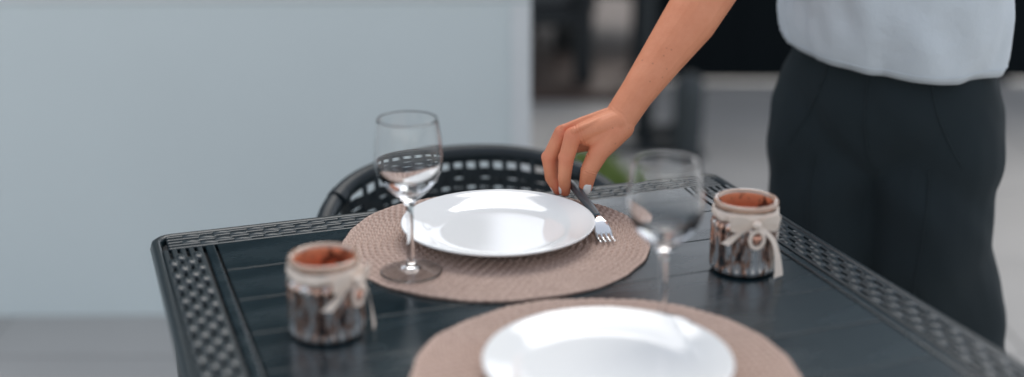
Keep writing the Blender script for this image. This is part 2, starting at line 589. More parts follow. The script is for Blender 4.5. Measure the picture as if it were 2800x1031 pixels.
for side in range(4):
    along = TW - 0.026 if side % 2 == 0 else TD - 2 * BW
    long_me = None
    for r in range(ROWS):
        off = 0.0090 + r * rowp - 0.0036 * 0
        if off > BW - 0.003: off = BW - 0.0035
        if long_me is None:
            st0 = from_bm('strand', box_bm(along, 0.0066, 0.006, 0.0016, (0, 0, -0.0042)), M['weave'], table)
            long_me = st0.data; o = st0
        else:
            o = bpy.data.objects.new('strand', long_me); COL.objects.link(o); o.parent = table
        if side == 0: o.location = (0, TD / 2 - off, TZ); o.rotation_euler = (0, 0, 0)
        elif side == 2: o.location = (0, -TD / 2 + off, TZ)
        elif side == 1: o.location = (TW / 2 - off, 0, TZ); o.rotation_euler = (0, 0, math.pi / 2)
        else: o.location = (-TW / 2 + off, 0, TZ); o.rotation_euler = (0, 0, math.pi / 2)
    npc = int(round(along / 0.0405))
    pit = along / npc
    for r in range(ROWS - 1):
        off = 0.0090 + (r + .5) * rowp
        for i in range(npc):
            s = -along / 2 + pit * (i + (0.25 if r % 2 else 0.75))
            if abs(s) > along / 2 - 0.011:
                continue
            o = bpy.data.objects.new('cross_strap', SM)
            COL.objects.link(o); o.parent = table
            rq = random.Random(side * 1000 + r * 100 + i)
            s += rq.uniform(-.0015, .0015)
            zz = TZ - 0.0006 + rq.uniform(-.0005, .0004)
            if side == 0: o.location = (s, TD / 2 - off, zz); rz = 0
            elif side == 2: o.location = (s, -TD / 2 + off, zz); rz = 0
            elif side == 1: o.location = (TW / 2 - off, s, zz); rz = math.pi / 2
            else: o.location = (-TW / 2 + off, s, zz); rz = math.pi / 2
            o.rotation_euler = (rq.uniform(-.06, .06), rq.uniform(-.04, .04), rz + rq.uniform(-.05, .05))

# ------------------------------------------------------------------ woven armchair
def build_chair(name):
    root = empty(name)
    half = [(0, 0.262, 0.722), (0.10, 0.252, 0.716), (0.175, 0.218, 0.700), (0.225, 0.150, 0.674), (0.245, 0.050, 0.648), (0.245, -0.10, 0.625), (0.235, -0.185, 0.600), (0.228, -0.215, 0.54)]
    pts = [(-x, y, z) for x, y, z in half[::-1]] + half[1:]
    cm = catmull(pts, 6)
    from_bm('arm_hoop', tube_bm(cm, 0.0146, 14), M['tube'], root)
    for s in (-1, 1):
        from_bm('leg', tube_bm(catmull([(s * 0.228, -0.213, 0.55), (s * 0.226, -0.222, 0.30), (s * 0.222, -0.235, 0.0)], 4), 0.0125, 10), M['tube'], root)
        from_bm('leg', tube_bm(catmull([(s * 0.178, 0.205, 0.44), (s * 0.195, 0.23, 0.22), (s * 0.215, 0.27, 0.0)], 4), 0.0125, 10), M['tube'], root)
        from_bm('back_post', tube_bm(catmull([(s * 0.185, 0.208, 0.695), (s * 0.178, 0.205, 0.56), (s * 0.172, 0.20, 0.40)], 4), 0.0095, 8), M['tube'], root)
        from_bm('collar', tube_bm([(s * 0.190, 0.200, 0.6945), (s * 0.200, 0.189, 0.690)], 0.0166, 14), M['tube'], root)
    # seat: rim and woven pad
    ring = [Vector((0.215 * math.cos(a), 0.215 * math.sin(a) * (1.0 if math.sin(a) > 0 else 1.02), 0.415)) for a in [2 * math.pi * k / 32 for k in range(32)]]
    closed_tube('seat_rim', ring, 0.013, 10, M['tube'], root)
    for k in range(11):
        y = -0.195 + k * 0.039
        hx = math.sqrt(max(0.0, 0.214 ** 2 - y * y))
        from_bm('seat_strap', strip_bm([(-hx, y, 0.418), (-hx * .4, y, 0.409), (hx * .4, y, 0.409), (hx, y, 0.418)], [(0, 0.0175, 0)] * 4, 0.003), M['strap'], root)
    # back: upright straps woven with level bands
    def bpt(u, z):                      # u lateral -0.172..0.172 on the curved back
        a = u / 0.175
        return Vector((u, 0.252 - 0.047 * a * a - (0.72 - z) * 0.05, z))
    NS = 15
    for k in range(NS):
        u = -0.150 + 0.300 * k / (NS - 1)
        P = [bpt(u, 0.716 - 0.012 * (u / .16) ** 2 - i * 0.0278) for i in range(11)]
        from_bm('upright_strap', strip_bm([p + Vector((0, 0.003 * (-1) ** i, 0)) for i, p in enumerate(P)], [(0.0040, 0, 0)] * len(P), 0.003), M['strap'], root)
    for j in range(17):
        z = 0.6925 - j * 0.0160
        P, Wd = [], []
        for k in range(2 * NS + 3):
            u = -0.178 + 0.356 * k / (2 * NS + 2)
            sag = -0.019 * (u / .17) ** 2
            P.append(bpt(u, z + sag) + Vector((0, 0.0035 * math.sin(math.pi * (k / 2 + j)), 0)))
            Wd.append((0, 0, 0.0078 - 0.0010 * ((j * 7) % 3)))
        from_bm('level_band', strip_bm(P, Wd, 0.003), M['strap'], root)
    return root

chair = build_chair('woven_armchair')
cl = T(-0.308, -0.05)
chair.location = cl
chair.rotation_euler = (0, 0, TA)
chair.scale = (1, 1, 0.982)
tag(chair, 'dark woven tub chair with round tube hoop pushed up to the table', 'chair', 'woven tub chairs')

# ------------------------------------------------------------------ placemats
def mat_mesh():
    RM, pitch = 0.190, 0.0078
    turns = RM / pitch
    nr, na = 170, 920
    rs = np.linspace(0.0, RM, nr)
    an = np.linspace(0, 2 * np.pi, na, endpoint=False)
    A_, R_ = np.meshgrid(an, rs, indexing='ij')
    ph = (R_ - pitch * A_ / (2 * np.pi)) / pitch          # spiral coordinate
    fr = ph - np.floor(ph)
    arc = A_ * np.maximum(R_, 0.004)
    turn = np.floor(ph)
    crest = np.abs(np.sin(np.pi * fr)) ** 0.6
    # two strands of each braid cross back and forth
    br = 0.5 + 0.5 * np.sin(2 * np.pi * arc / 0.0115 + np.where(fr > .5, np.pi, 0) + turn * 2.1)
    z = 0.0004 + 0.0048 * crest * (0.30 + 0.70 * br)
    ed = np.clip((R_ - (RM - 0.007)) / 0.007, 0, 1)
    z = z * (1 - 0.8 * ed) + 0.0034 * 0.8 * ed
    rng = np.random.default_rng(3)
    z += rng.normal(0, 0.00012, z.shape)
    z += 0.0008 * np.sin(3 * A_ + 1.0) * (R_ / RM) ** 3 + 0.0006 * np.sin(7 * A_) * (R_ / RM) ** 4
    wob = 1 + 0.004 * np.sin(9 * A_ + .6) + 0.003 * np.sin(23 * A_)
    X = R_ * np.cos(A_) * wob; Y = R_ * np.sin(A_) * wob
    edge = (R_ >= RM - 1e-6)
    V = np.stack([X, Y, z], -1).reshape(-1, 3).tolist()
    F = []
    for i in range(na):
        k = (i + 1) % na
        for j in range(nr - 1):
            F.append((i * nr + j, i * nr + j + 1, k * nr + j + 1, k * nr + j))
    base = len(V)
    for i in range(na):
        V.append((X[i, -1] * 1.002, Y[i, -1] * 1.002, 0.0002))
    for i in range(na):
        k = (i + 1) % na
        F.append((i * nr + nr - 1, base + i, base + k, k * nr + nr - 1))
    F.append(tuple(base + i for i in range(na - 1, -1, -1)))
    me = bpy.data.meshes.new('placemat')
    me.from_pydata(V, [], F); me.update()
    tone = np.concatenate([(0.15 + 0.85 * br).reshape(-1), np.full(na, 0.2)])
    ta = me.attributes.new('tone', 'FLOAT', 'POINT'); ta.data.foreach_set('value', tone.astype(np.float32))
    me.materials.append(M['straw'])
    me.polygons.foreach_set('use_smooth', [True] * len(me.polygons))
    return me
MMESH = mat_mesh()
MAT1 = Vector((-0.0315, 1.5387, TZ))
MAT2 = Vector((0.0814, 1.1665, TZ))
for c, rz, lab in ((MAT1, 0.4, 'round brown braided placemat under the plate in focus beside the hand'),
                   (MAT2, 2.6, 'round brown braided placemat at the near edge, cut off by the frame')):
    o = bpy.data.objects.new('placemat', MMESH)
    COL.objects.link(o)
    o.location = c + Vector((0, 0, 0.0006)); o.rotation_euler = (0, 0, rz)
    tag(o, lab, 'placemat', 'braided placemats')

# ------------------------------------------------------------------ plates
plate_prof = [(0.0, 0.0070), (0.040, 0.0070), (0.070, 0.0072), (0.079, 0.0078), (0.085, 0.0095), (0.090, 0.0120), (0.096, 0.0143), (0.106, 0.0172), (0.115, 0.0200),
              (0.1195, 0.0216), (0.1210, 0.0217), (0.1214, 0.0208), (0.1205, 0.0192), (0.112, 0.0160), (0.100, 0.0122), (0.092, 0.0085), (0.086, 0.0056), (0.078, 0.0034), (0.071, 0.0028),
              (0.070, 0.0004), (0.068, 0.0002), (0.066, 0.0004), (0.065, 0.0030), (0.030, 0.0032), (0.0, 0.0032)]
p1 = lathe('dinner_plate', plate_prof, 128, M['porcelain'])
MT = 0.0052
p1.location = (-0.0292, 1.5497, TZ + MT)
tag(p1, 'white round dinner plate in focus between the wine glass and the fork', 'plate', 'white dinner plates')
p2 = p1.copy(); COL.objects.link(p2)
p2.location = (0.0832, 1.1573, TZ + MT); p2.rotation_euler = (0, 0, 1.0)
tag(p2, 'white round dinner plate in the blurred foreground, cut off by the frame', 'plate', 'white dinner plates')

# ------------------------------------------------------------------ wine glasses
def glass_profile():
    out = [(0.0, 0.0052), (0.008, 0.0040), (0.016, 0.0026), (0.025, 0.0012), (0.0330, 0.0002), (0.0356, 0.0004), (0.0362, 0.0011), (0.0350, 0.0018), (0.025, 0.0032), (0.015, 0.0050), (0.0080, 0.0080), (0.0056, 0.0120), (0.0044, 0.018), (0.0039, 0.040), (0.0039, 0.066), (0.0046, 0.078),
           (0.0075, 0.0860), (0.0140, 0.0935), (0.0220, 0.1010), (0.0300, 0.1100), (0.0360, 0.1210), (0.0388, 0.1330), (0.0393, 0.1420), (0.0384, 0.1560), (0.0362, 0.1720), (0.0342, 0.1840)]
    inn = [(0.0338, 0.1846), (0.0333, 0.1840), (0.0353, 0.1720), (0.0375, 0.1560), (0.0383, 0.1420), (0.0376, 0.1330), (0.0338, 0.1222), (0.0265, 0.1138), (0.0175, 0.1072), (0.0092, 0.1030), (0.0036, 0.1012), (0.0, 0.1009)]
    return out + inn
def smooth_profile(P, n=3):
    c = catmull([(r, 0, z) for r, z in P], n)
    return [(max(0.0, q.x), q.z) for q in c]
gl = lathe('wine_glass', smooth_profile(glass_profile()), 72, M['glass'])
gl.location = (-0.1285, 1.429, TZ + MT + 0.0006)
tag(gl, 'clear stemmed wine glass left of the plate in focus', 'wine glass', 'stemmed wine glasses')
gl2 = gl.copy(); COL.objects.link(gl2)
gl2.location = (0.1475, 1.2735, TZ + MT + 0.0006)
tag(gl2, 'clear stemmed wine glass, blurred, right of centre behind the near plate', 'wine glass', 'stemmed wine glasses')

# ------------------------------------------------------------------ candle jars
def build_jar(name, spin):
    root = empty(name)
    NF = 26
    def flute(r, z, a):
        k = 1.0
        if 0.0035 < z < 0.064 and r > 0.033:
            fade = min(1, (z - 0.0035) / 0.006) * min(1, (0.064 - z) / 0.004)
            k = 1 - 0.085 * fade * (1 - abs(math.cos(NF * a / 2)))
        return r * k
    prof = [(0.0, 0.0006), (0.034, 0.0004), (0.0375, 0.0018), (0.0393, 0.0045)] + [(0.0397, 0.008 + i * 0.0052) for i in range(10)] + \
           [(0.0402, 0.0575), (0.0400, 0.0600), (0.0390, 0.0622), (0.0366, 0.0642), (0.0342, 0.0668), (0.0338, 0.0700), (0.0338, 0.0770), (0.0345, 0.0790)]
    lathe('glass_body', prof, NF * 8, M['mercury'], root, rfun=flute)
    lip = [(0.0345, 0.0788), (0.0362, 0.0796), (0.0376, 0.0815), (0.0380, 0.0838), (0.0374, 0.0860), (0.0358, 0.0872), (0.0338, 0.0868), (0.0322, 0.0852), (0.0316, 0.0830)]
    lathe('lip', lip, 72, M['lip'], root)
    lin = [(0.0316, 0.0832), (0.0311, 0.0800), (0.0310, 0.0700), (0.0320, 0.0640), (0.0350, 0.0590), (0.0355, 0.0400), (0.0355, 0.0100), (0.033, 0.0060), (0.0, 0.0055)]
    lathe('lining', lin, 64, M['lining'], root)
    # ribbon round the neck, slightly crumpled
    V, F = [], []
    n, m = 96, 5
    rnd = random.Random(5)
    for i in range(n):
        a = 2 * math.pi * i / n
        for j in range(m):
            t = j / (m - 1)
            z = 0.0672 + 0.0112 * t + 0.0008 * math.sin(3 * a + 1)
            r = 0.0358 + 0.0018 * math.sin(math.pi * t) + 0.0008 * math.sin(11 * a + 4 * t) + 0.0005 * math.sin(23 * a - 6 * t) + 0.0012 * (1 - t) ** 2
            V.append((r * math.cos(a), r * math.sin(a), z))
    for i in range(n):
        for j in range(m - 1):
            k = (i + 1) % n
            F.append((i * m + j, k * m + j, k * m + j + 1, i * m + j + 1))
    rb = mesh('ribbon', V, F, M['ribbon'], root)
    so = rb.modifiers.new('thickness', 'SOLIDIFY'); so.thickness = 0.0007; so.offset = 1
    # bow: front is local -Y
    fy = -0.0385
    def B(x, z, d=0.0):
        rr_ = 0.0385 + d
        a = x / 0.0385
        return Vector((rr_ * math.sin(a), -rr_ * math.cos(a), z))
    for s, dz in ((-1, 0.0), (1, -0.001)):
        loopP = [B(s * 0.001, 0.0690, .002), B(s * 0.010, 0.0735 + dz, .005), B(s * 0.021, 0.0735 + dz, .007), B(s * 0.027, 0.0690 + dz, .0075), B(s * 0.023, 0.0635 + dz, .0035), B(s * 0.012, 0.0655, .002), B(s * 0.001, 0.0680, .003)]
        P = catmull(loopP, 5)
        Wd = []
        for i, p in enumerate(P):
            out = Vector((p.x, p.y, 0)).normalized()
            t = i / (len(P) - 1)
            Wd.append(out * 0.0010 + Vector((0, 0, 0.0022 + 0.0044 * math.sin(math.pi * t))))
        from_bm('bow_loop', strip_bm(P, Wd, 0.0007), M['ribbon'], rb)
    from_bm('knot', tube_bm(catmull([B(-0.004, 0.0690, .003), B(0, 0.0688, .0055), B(0.004, 0.0680, .003)], 4), [0.0022 + 0.0026 * math.sin(math.pi * i / 8) for i in range(9)], 10), M['ribbon'], rb)
    for tailP, ww in (([B(0.002, 0.067, .004), B(0.012, 0.058, .004), B(0.021, 0.045, .006), B(0.0255, 0.028, .008), B(0.027, 0.012, .0095), B(0.0268, 0.0015, .0105)], (0.0030, 0.0074)),
                      ([B(-0.002, 0.067, .004), B(-0.011, 0.062, .003), B(-0.021, 0.054, .003), B(-0.028, 0.046, .003), B(-0.033, 0.041, .004)], (0.0028, 0.0058))):
        P = catmull(tailP, 5)
        Wd = []
        for i, p in enumerate(P):
            t = i / (len(P) - 1)
            out = Vector((p.x, p.y, 0)).normalized()
            side = out.cross(Vector((0, 0, 1)))
            Wd.append(side * (ww[0] + (ww[1] - ww[0]) * t) + out * (0.0012 * math.sin(5 * t)))
        from_bm('tail', strip_bm(P, Wd, 0.0007), M['ribbon'], rb)
    # charm: a small ring with a heart hanging from the knot
    c0 = B(0.001, 0.0505, .0045)
    outv = Vector((c0.x, c0.y, 0)).normalized(); sd = Vector((0, 0, 1)).cross(outv)
    ring = [c0 + (sd * math.cos(a) * 0.0082 + Vector((0, 0, 1)) * math.sin(a) * 0.0105) for a in [2 * math.pi * k / 24 for k in range(24)]]
    V, F = [], []
    for i, p in enumerate(ring):
        d = (p - c0).normalized()
        for k in range(8):
            a = 2 * math.pi * k / 8
            V.append(p + d * 0.0024 * math.cos(a) + outv * 0.0016 * math.sin(a))
    for i in range(24):
        for k in range(8):
            F.append((i * 8 + k, ((i + 1) % 24) * 8 + k, ((i + 1) % 24) * 8 + (k + 1) % 8, i * 8 + (k + 1) % 8))
    ch = mesh('charm_ring', V, F, M['ribbon'], rb)
    bm = bmesh.new()
    for dx in (-0.0022, 0.0022):
        round_cone(bm, c0 + sd * dx + Vector((0, 0, 0.002)), 0.0031, c0 + Vector((0, 0, -0.0045)), 0.0014, 2)
    from_bm('charm_heart', bm, M['pearl'], rb)
    root.rotation_euler = (0, 0, spin)
    return root
jr = build_jar('candle_jar', R(8))
jr.location = (0.2625, 1.4555, TZ + 0.0005)
tag(jr, 'ribbed copper mercury glass candle jar with cream bow at the right table edge', 'candle jar', 'ribbon tied candle jars')
jl = copy_tree(jr)
jl.location = (-0.2045, 1.2735, TZ + 0.0005)
jl.rotation_euler = (0, 0, R(58))
tag(jl, 'blurred ribbed copper mercury glass candle jar in the left foreground', 'candle jar', 'ribbon tied candle jars')

# ------------------------------------------------------------------ fork
def build_fork():
    Aend = Vector((0.0660, 1.699, TZ + 0.0290))      # free end of the handle, between the fingers
    Btip = Vector((0.1085, 1.512, TZ + 0.0195))
    ax = (Btip - Aend).normalized()
    side = ax.cross(Vector((0, 0, 1))).normalized()
    up = side.cross(ax).normalized()
    root = empty('fork', Aend)
    L = (Btip - Aend).length
    def Q(s, x=0.0, z=0.0):
        return ax * s + side * x + up * z
    def loft(name, secs, mat):
        bm = bmesh.new()
        rings = []
        for (s, hw_, hz, z) in secs:
            rings.append([bm.verts.new(Q(s, hw_ * (abs(math.cos(a)) ** .7) * math.copysign(1, math.cos(a)), z + hz * (abs(math.sin(a)) ** .7) * math.copysign(1, math.sin(a)))) for a in [2 * math.pi * k / 16 for k in range(16)]])
        for i in range(len(rings) - 1):
            for k in range(16):
                bm.faces.new((rings[i][k], rings[i][(k + 1) % 16], rings[i + 1][(k + 1) % 16], rings[i + 1][k]))
        bm.faces.new(rings[0]); bm.faces.new(rings[-1])
        return from_bm(name, bm, mat, root)
    h = 0.134
    loft('handle', [(0, .002, .0016, 0), (.003, .0042, .0032, 0), (.02, .0060, .0044, .0002), (.05, .0063, .0046, .001), (.09, .0058, .0043, .0022), (h - .006, .0046, .0038, .003), (h, .0040, .0034, .0031), (h + .001, .003, .002, .0031)], M['handle'])
    loft('neck', [(h, .0026, .0014, .003), (h + .006, .0029, .0013, .0046), (h + .011, .0048, .0010, .0042), (h + .018, .0084, .0009, .0008), (h + .025, .0106, .0009, -.0046), (h + .031, .0113, .0009, -.0092)], M['steel'])
    for k in range(4):
        x = -0.0093 + k * 0.0062
        bm = bmesh.new()
        P = catmull([Q(h + .029, x, -.0079), Q(h + .034, x, -.0110), Q(h + .039, x, -.0122), Q(h + .044, x * .98, -.0120), Q(h + .049, x * .96, -.0106)], 4)
        from_bm('tine', tube_bm(P, [0.0019 - 0.0009 * (i / (len(P) - 1)) for i in range(len(P))], 8, bm), M['steel'], root)
    return root
fork = build_fork()
tag(fork, 'steel fork with grey handle pinched by the hand beside the plate', 'fork')

# ------------------------------------------------------------------ person
def px(x, y, Y):
    return at(x, y, Y)
wrist = px(1560, 298, 1.700)
mid1 = px(1600, 238, 1.715)
mid2 = px(1668, 142, 1.745)
mid3 = px(1735, 50, 1.775)
elbow = px(1805, -60, 1.81)
shoulder = Vector((0.375, 1.905, 1.285))
fb = bmesh.new()
chain(fb, [(wrist, .0225), (mid1, .0235), (mid2, .0300), (mid3, .0375), (elbow, .0400)], 3)
chain(fb, [(elbow, .0400), (elbow.lerp(shoulder, .5), .041), (shoulder, .048)], 3)
# metacarpals
mc = {'index': px(1441, 342, 1.668), 'middle': px(1414, 335, 1.688), 'ring': px(1413, 345, 1.708), 'little': px(1424, 360, 1.725)}
for k, off, r0, r1 in (('index', (0, 4, -0.008), .0185, .0118), ('middle', (0, -2, 0.0), .0185, .0112), ('ring', (2, 2, 0.010), .0170, .0105), ('little', (6, 8, 0.018), .0150, .0098)):
    w0 = px(1552 + off[0], 303 + off[1], 1.700 + off[2])
    chain(fb, [(w0, r0), (w0.lerp(mc[k], .5), (r0 + r1) * .48), (mc[k], r1)], 3)
fingers = {
    'index':  [(1441, 342, 1.668, .0118), (1425, 398, 1.663, .0104), (1420, 447, 1.667, .0088), (1421, 480, 1.6725, .0078)],
    'middle': [(1414, 335, 1.688, .0112), (1381, 398, 1.690, .0098), (1387, 447, 1.690, .0088), (1404, 477, 1.687, .0076)],
    'ring':   [(1413, 345, 1.708, .0105), (1388, 402, 1.714, .0090), (1397, 446, 1.708, .0075), (1413, 472, 1.700, .0060)],
    'little': [(1424, 360, 1.725, .0096), (1402, 404, 1.732, .0080), (1408, 436, 1.726, .0066), (1420, 456, 1.719, .0054)],
    'thumb':  [(1540, 338, 1.685, .0190), (1507, 381, 1.668, .0140), (1482, 428, 1.662, .0116), (1473, 471, 1.6660, .0092)],
}
FJ = {}
for k, J in fingers.items():
    pts = [(px(a, b_, Y), r) for a, b_, Y, r in J]
    FJ[k] = pts
    chain(fb, pts, 3)
# thenar and the web between thumb and index
chain(fb, [(px(1560, 318, 1.695), .0195), (px(1538, 340, 1.685), .0188), (px(1507, 375, 1.672), .0130)], 3)
chain(fb, [(px(1515, 345, 1.680), .0150), (px(1465, 345, 1.675), .0105)], 3)
chain(fb, [(px(1505, 330, 1.690), .0160), (px(1455, 342, 1.690), .0125)], 3)
for k, dx, dy, r in (('index', -3, -6, .0075), ('middle', -4, -6, .0072), ('ring', -3, -6, .0066)):
    a_, b_, Y_, _r = fingers[k][0]
    round_cone(fb, px(a_ + dx, b_ + dy, Y_), r, px(a_ + 14, b_ - 6, Y_), r * .8, 3)
for k in ('index', 'middle'):                                  # PIP knuckles sit proud on the back of the finger
    a_, b_, Y_, r_ = fingers[k][1]
    round_cone(fb, px(a_ - 3, b_ - 3, Y_), r_ * .93, px(a_ - 2, b_ + 5, Y_), r_ * .88, 3)
round_cone(fb, px(1546, 283, 1.708), .0112, px(1560, 266, 1.712), .0105, 3)      # wrist bone
chain(fb, [(px(1444, 329, 1.6605), .0050), (px(1475, 316, 1.668), .0042), (px(1520, 296, 1.683), .0045)], 2)   # tendons over the back of the hand
chain(fb, [(px(1418, 322, 1.683), .0052), (px(1460, 303, 1.690), .0044), (px(1525, 280, 1.698), .0048)], 2)
chain(fb, [(px(1500, 348, 1.702), .0160), (px(1452, 362, 1.700), .0120), (px(1425, 372, 1.712), .0100)], 3)     # palm behind the web
fine = remeshed(fb, 0.0011, 10, 0.5)
bmw = bmesh.new(); bmw.from_mesh(fine)
bmw.normal_update()
creases = []
for k in ('thumb',):
    for j in (2,):
        c_ = FJ[k][j][0]
        d_ = (FJ[k][j + 1][0] - FJ[k][j - 1][0]).normalized()
        creases.append((c_, d_, 0.0080, 0.0034, 0.00050))
creases.append((px(1462, 352, 1.664), (px(1490, 345, 1.664) - px(1440, 362, 1.664)).normalized(), 0.010, 0.0040, 0.0005))
creases.append((px(1534, 268, 1.69), (px(1560, 300, 1.69) - px(1600, 238, 1.69)).normalized(), 0.008, 0.0050, 0.00015))
for v in bmw.verts:
    for c_, d_, rad_, per_, amp_ in creases:
        q = v.co - c_
        if q.length < 0.024:
            s_ = q.dot(d_)
            g_ = math.exp(-(s_ / (rad_ * .5)) ** 2)
            v.co += v.normal * (amp_ * g_ * (math.sin(2 * math.pi * s_ / per_ + 0.8) - 0.3))
bmw.to_mesh(fine); bmw.free()

# coarse rest of the body: torso, head, other arm folded behind the back, legs
cb_ = bmesh.new()
pel = Vector((0.565, 1.965, 0.84))
FW = Vector((-0.45, -0.89, 0)).normalized()
RT = Vector((-0.89, 0.45, 0)).normalized()       # person's right
chest = Vector((0.525, 1.880, 1.16))
neck0 = Vector((0.505, 1.800, 1.350))
lsh = Vector((0.680, 1.750, 1.335))
def blob(c, r, sc, fwd=FW):
    m = Matrix.Translation(c) @ Matrix((( *RT, 0), (*fwd, 0), (0, 0, 1, 0), (0, 0, 0, 1))).transposed() @ Matrix.Diagonal((*sc, 1))
    bmesh.ops.create_icosphere(cb_, subdivisions=3, radius=r, matrix=m)
chain(cb_, [(pel, .085), (pel.lerp(chest, .45), .095), (chest, .110), (chest.lerp(neck0, .6), .090)], 3)
for s in (-1, 1):
    chain(cb_, [(pel, .08), (pel + RT * s * .075 + Vector((0, 0, -.03)), .072)], 3)
rsh = shoulder
chain(cb_, [(neck0 + Vector((0, 0, -.05)), .062), (rsh.lerp(neck0, .12), .046)], 3)
chain(cb_, [(neck0 + Vector((0, 0, -.05)), .062), (lsh, .048)], 3)
head = Vector((0.480, 1.715, 1.525))
hf = Vector((-0.50, -0.72, -0.48)).normalized()       # face looks down at the table
hu = (Vector((0, 0, 1)) - hf * hf.z).normalized(); hr = hf.cross(hu)
chain(cb_, [(neck0 + Vector((0, 0, -.03)), .056), (neck0.lerp(head, .55), .050), (head - hf * .01, .06)], 3)
def HP(a, b, c): return head + hr * a + hf * b + hu * c
chain(cb_, [(HP(0, -.02, .035), .088), (HP(0, .02, .03), .078)], 3)
chain(cb_, [(HP(0, .03, .0), .066), (HP(0, .045, -.07), .040)], 3)
chain(cb_, [(HP(0, .086, .012), .009), (HP(0, .105, -.022), .012)], 2)
chain(cb_, [(HP(-.016, .084, -.052), .008), (HP(.016, .084, -.052), .008)], 2)
for s in (-1, 1):
    chain(cb_, [(HP(s * .074, -.005, .018), .014), (HP(s * .076, -.002, -.018), .010)], 2)
    chain(cb_, [(HP(s * .018, .082, .034), .010), (HP(s * .044, .070, .034), .009)], 2)
# left arm folded behind the back
le = Vector((0.775, 1.930, 1.090)); lw = Vector((0.620, 2.105, 1.060))
chain(cb_, [(lsh, .048), (lsh.lerp(le, .5), .041), (le, .038), (le.lerp(lw, .4), .037), (lw, .024)], 3)
lh = lw + Vector((-0.07, 0.012, 0.005))
for q in range(4):
    o_ = Vector((0, 0, 0.027 - q * 0.018))
    chain(cb_, [(lw, .021), (lh + o_, .0125), (lh + o_ * 1.1 + Vector((-.040, .004, 0)), .0095), (lh + o_ * 1.05 + Vector((-.066 + .006 * abs(q - 1), .016, 0)), .0080)], 2)
chain(cb_, [(lw, .020), (lw + Vector((-.035, .006, .035)), .013), (lw + Vector((-.068, .014, .058)), .009)], 2)
hips = {}
feet = {1: Vector((0.470, 2.020, 0.0)), -1: Vector((0.690, 1.960, 0.0))}
for s in (1, -1):
    hp = pel + RT * s * .090 + Vector((0, 0, -.03))
    ft = feet[s] + Vector((0, 0, .075))
    kn = hp.lerp(ft, .52) + FW * .02
    chain(cb_, [(hp, .070), (kn, .052), (ft, .036)], 3)
    chain(cb_, [(ft, .036), (feet[s] + FW * .10 + Vector((0, 0, .03)), .026), (feet[s] + FW * .15 + Vector((0, 0, .024)), .020)], 2)
coarse = remeshed(cb_, 0.0055, 6, 0.5)
bm = bmesh.new()
bm.from_mesh(fine); bm.from_mesh(coarse)
person = from_bm('person', bm, M['skin'])
fl = person.data.attributes.new('flush', 'FLOAT', 'POINT')
spots = [(FJ[k][j][0], r_) for k in FJ for j, r_ in ((0, .012), (1, .010), (3, .011))]
vals = []
for v in person.data.vertices:
    q = 0.0
    if v.co.x < 0.2:
        for c_, r_ in spots:
            d2 = (v.co - c_).length_squared
            if d2 < 0.0009: q += math.exp(-d2 / (r_ * r_))
    vals.append(min(1.0, q))
fl.data.foreach_set('value', vals)
tag(person, 'person in pale shirt and dark trousers leaning over to lay the fork', 'person')

# nails: curved plates on the finger ends
def nail(k, outdir, w_, l_, back=0.010):
    (a, ra), (b, rb) = FJ[k][-2], FJ[k][-1]
    d = (b - a).normalized()
    out = Vector(outdir); out = (out - d * out.dot(d)).normalized()
    sd_ = d.cross(out)
    V, F = [], []
    n, m = 9, 7
    c = b - d * back
    for i in range(n):
        s = i / (n - 1)
        taper = max(0.12, math.sqrt(max(0.0, 1 - max(0, (s - .62) / .38) ** 2.2)) - 0.45 * max(0, (.28 - s) / .28) ** 2)
        rr0 = (ra + (rb - ra) * 0.8) * 0.99 - 0.0012 * max(0, s - .55)
        for j in range(m):
            t = (j / (m - 1) - .5) * 2
            ang = t * w_ / 2 / rr0 * taper
            V.append(c + d * (s * l_) + out * (rr0 * math.cos(ang)) + sd_ * (rr0 * math.sin(ang)))
    for i in range(n - 1):
        for j in range(m - 1):
            F.append((i * m + j, i * m + j + 1, (i + 1) * m + j + 1, (i + 1) * m + j))
    o = mesh('fingernail', V, F, M['nail'], person)
    so = o.modifiers.new('thickness', 'SOLIDIFY'); so.thickness = 0.0009; so.offset = 0
    return o
nail('thumb', (0.22, -1.0, 0.10), 0.0112, 0.0150, 0.0090)
nail('index', (-0.95, -0.45, 0.1), 0.0085, 0.0110, 0.0085)
nail('middle', (-0.95, 0.1, 0.0), 0.0085, 0.0110, 0.0085)
nail('ring', (-0.95, 0.25, 0.0), 0.0085, 0.0110, 0.006)
nail('little', (-0.9, 0.35, 0.0), 0.0070, 0.0090, 0.005)

# trousers: wide straight legs with a few folds
tb = bmesh.new()
def tblob(c, sx, sy, sz):
    m = Matrix.Translation(c) @ Matrix(((*RT, 0), (*FW, 0), (0, 0, 1, 0), (0, 0, 0, 1))).transposed() @ Matrix.Diagonal((sx, sy, sz, 1))
    bmesh.ops.create_icosphere(tb, subdivisions=4, radius=1.0, matrix=m)
tblob(pel + Vector((0, 0, -.02)), .168, .122, .13)
tblob(pel + Vector((0, 0, .05)), .150, .115, .10)
for s in (1, -1):
    hp = pel + RT * s * .078 + Vector((0, 0, -.05))
    hp2 = pel + RT * s * .082 + Vector((0, 0, -.25)) + FW * .01
    kn = feet[s] + Vector((0, 0, .46)) + FW * .015
    chain(tb, [(hp, .100), (hp2, .095), (kn, .092), (feet[s] + Vector((0, 0, .05)) + FW * .02, .098)], 3)
tm = remeshed(tb, 0.007, 8, 0.5)
bm = bmesh.new(); bm.from_mesh(tm)
for v in bm.verts:
    n_ = noise.noise(Vector((v.co.x * 9, v.co.y * 9, v.co.z * 3.2))) * .008 + noise.noise(Vector((v.co.x * 22 + v.co.z * 16, v.co.y * 22, v.co.z * 10))) * .0045
    v.co += v.normal * n_
    v.co += v.normal * .0045 * math.sin((v.co.z * 46 + (v.co - pel).dot(RT) * 30 * (1 if (v.co - pel).dot(RT) > 0 else -1))) * math.exp(-((v.co.z - pel.z + .13) / .07) ** 2)
trs = from_bm('trousers', bm, M['trousers'], person)
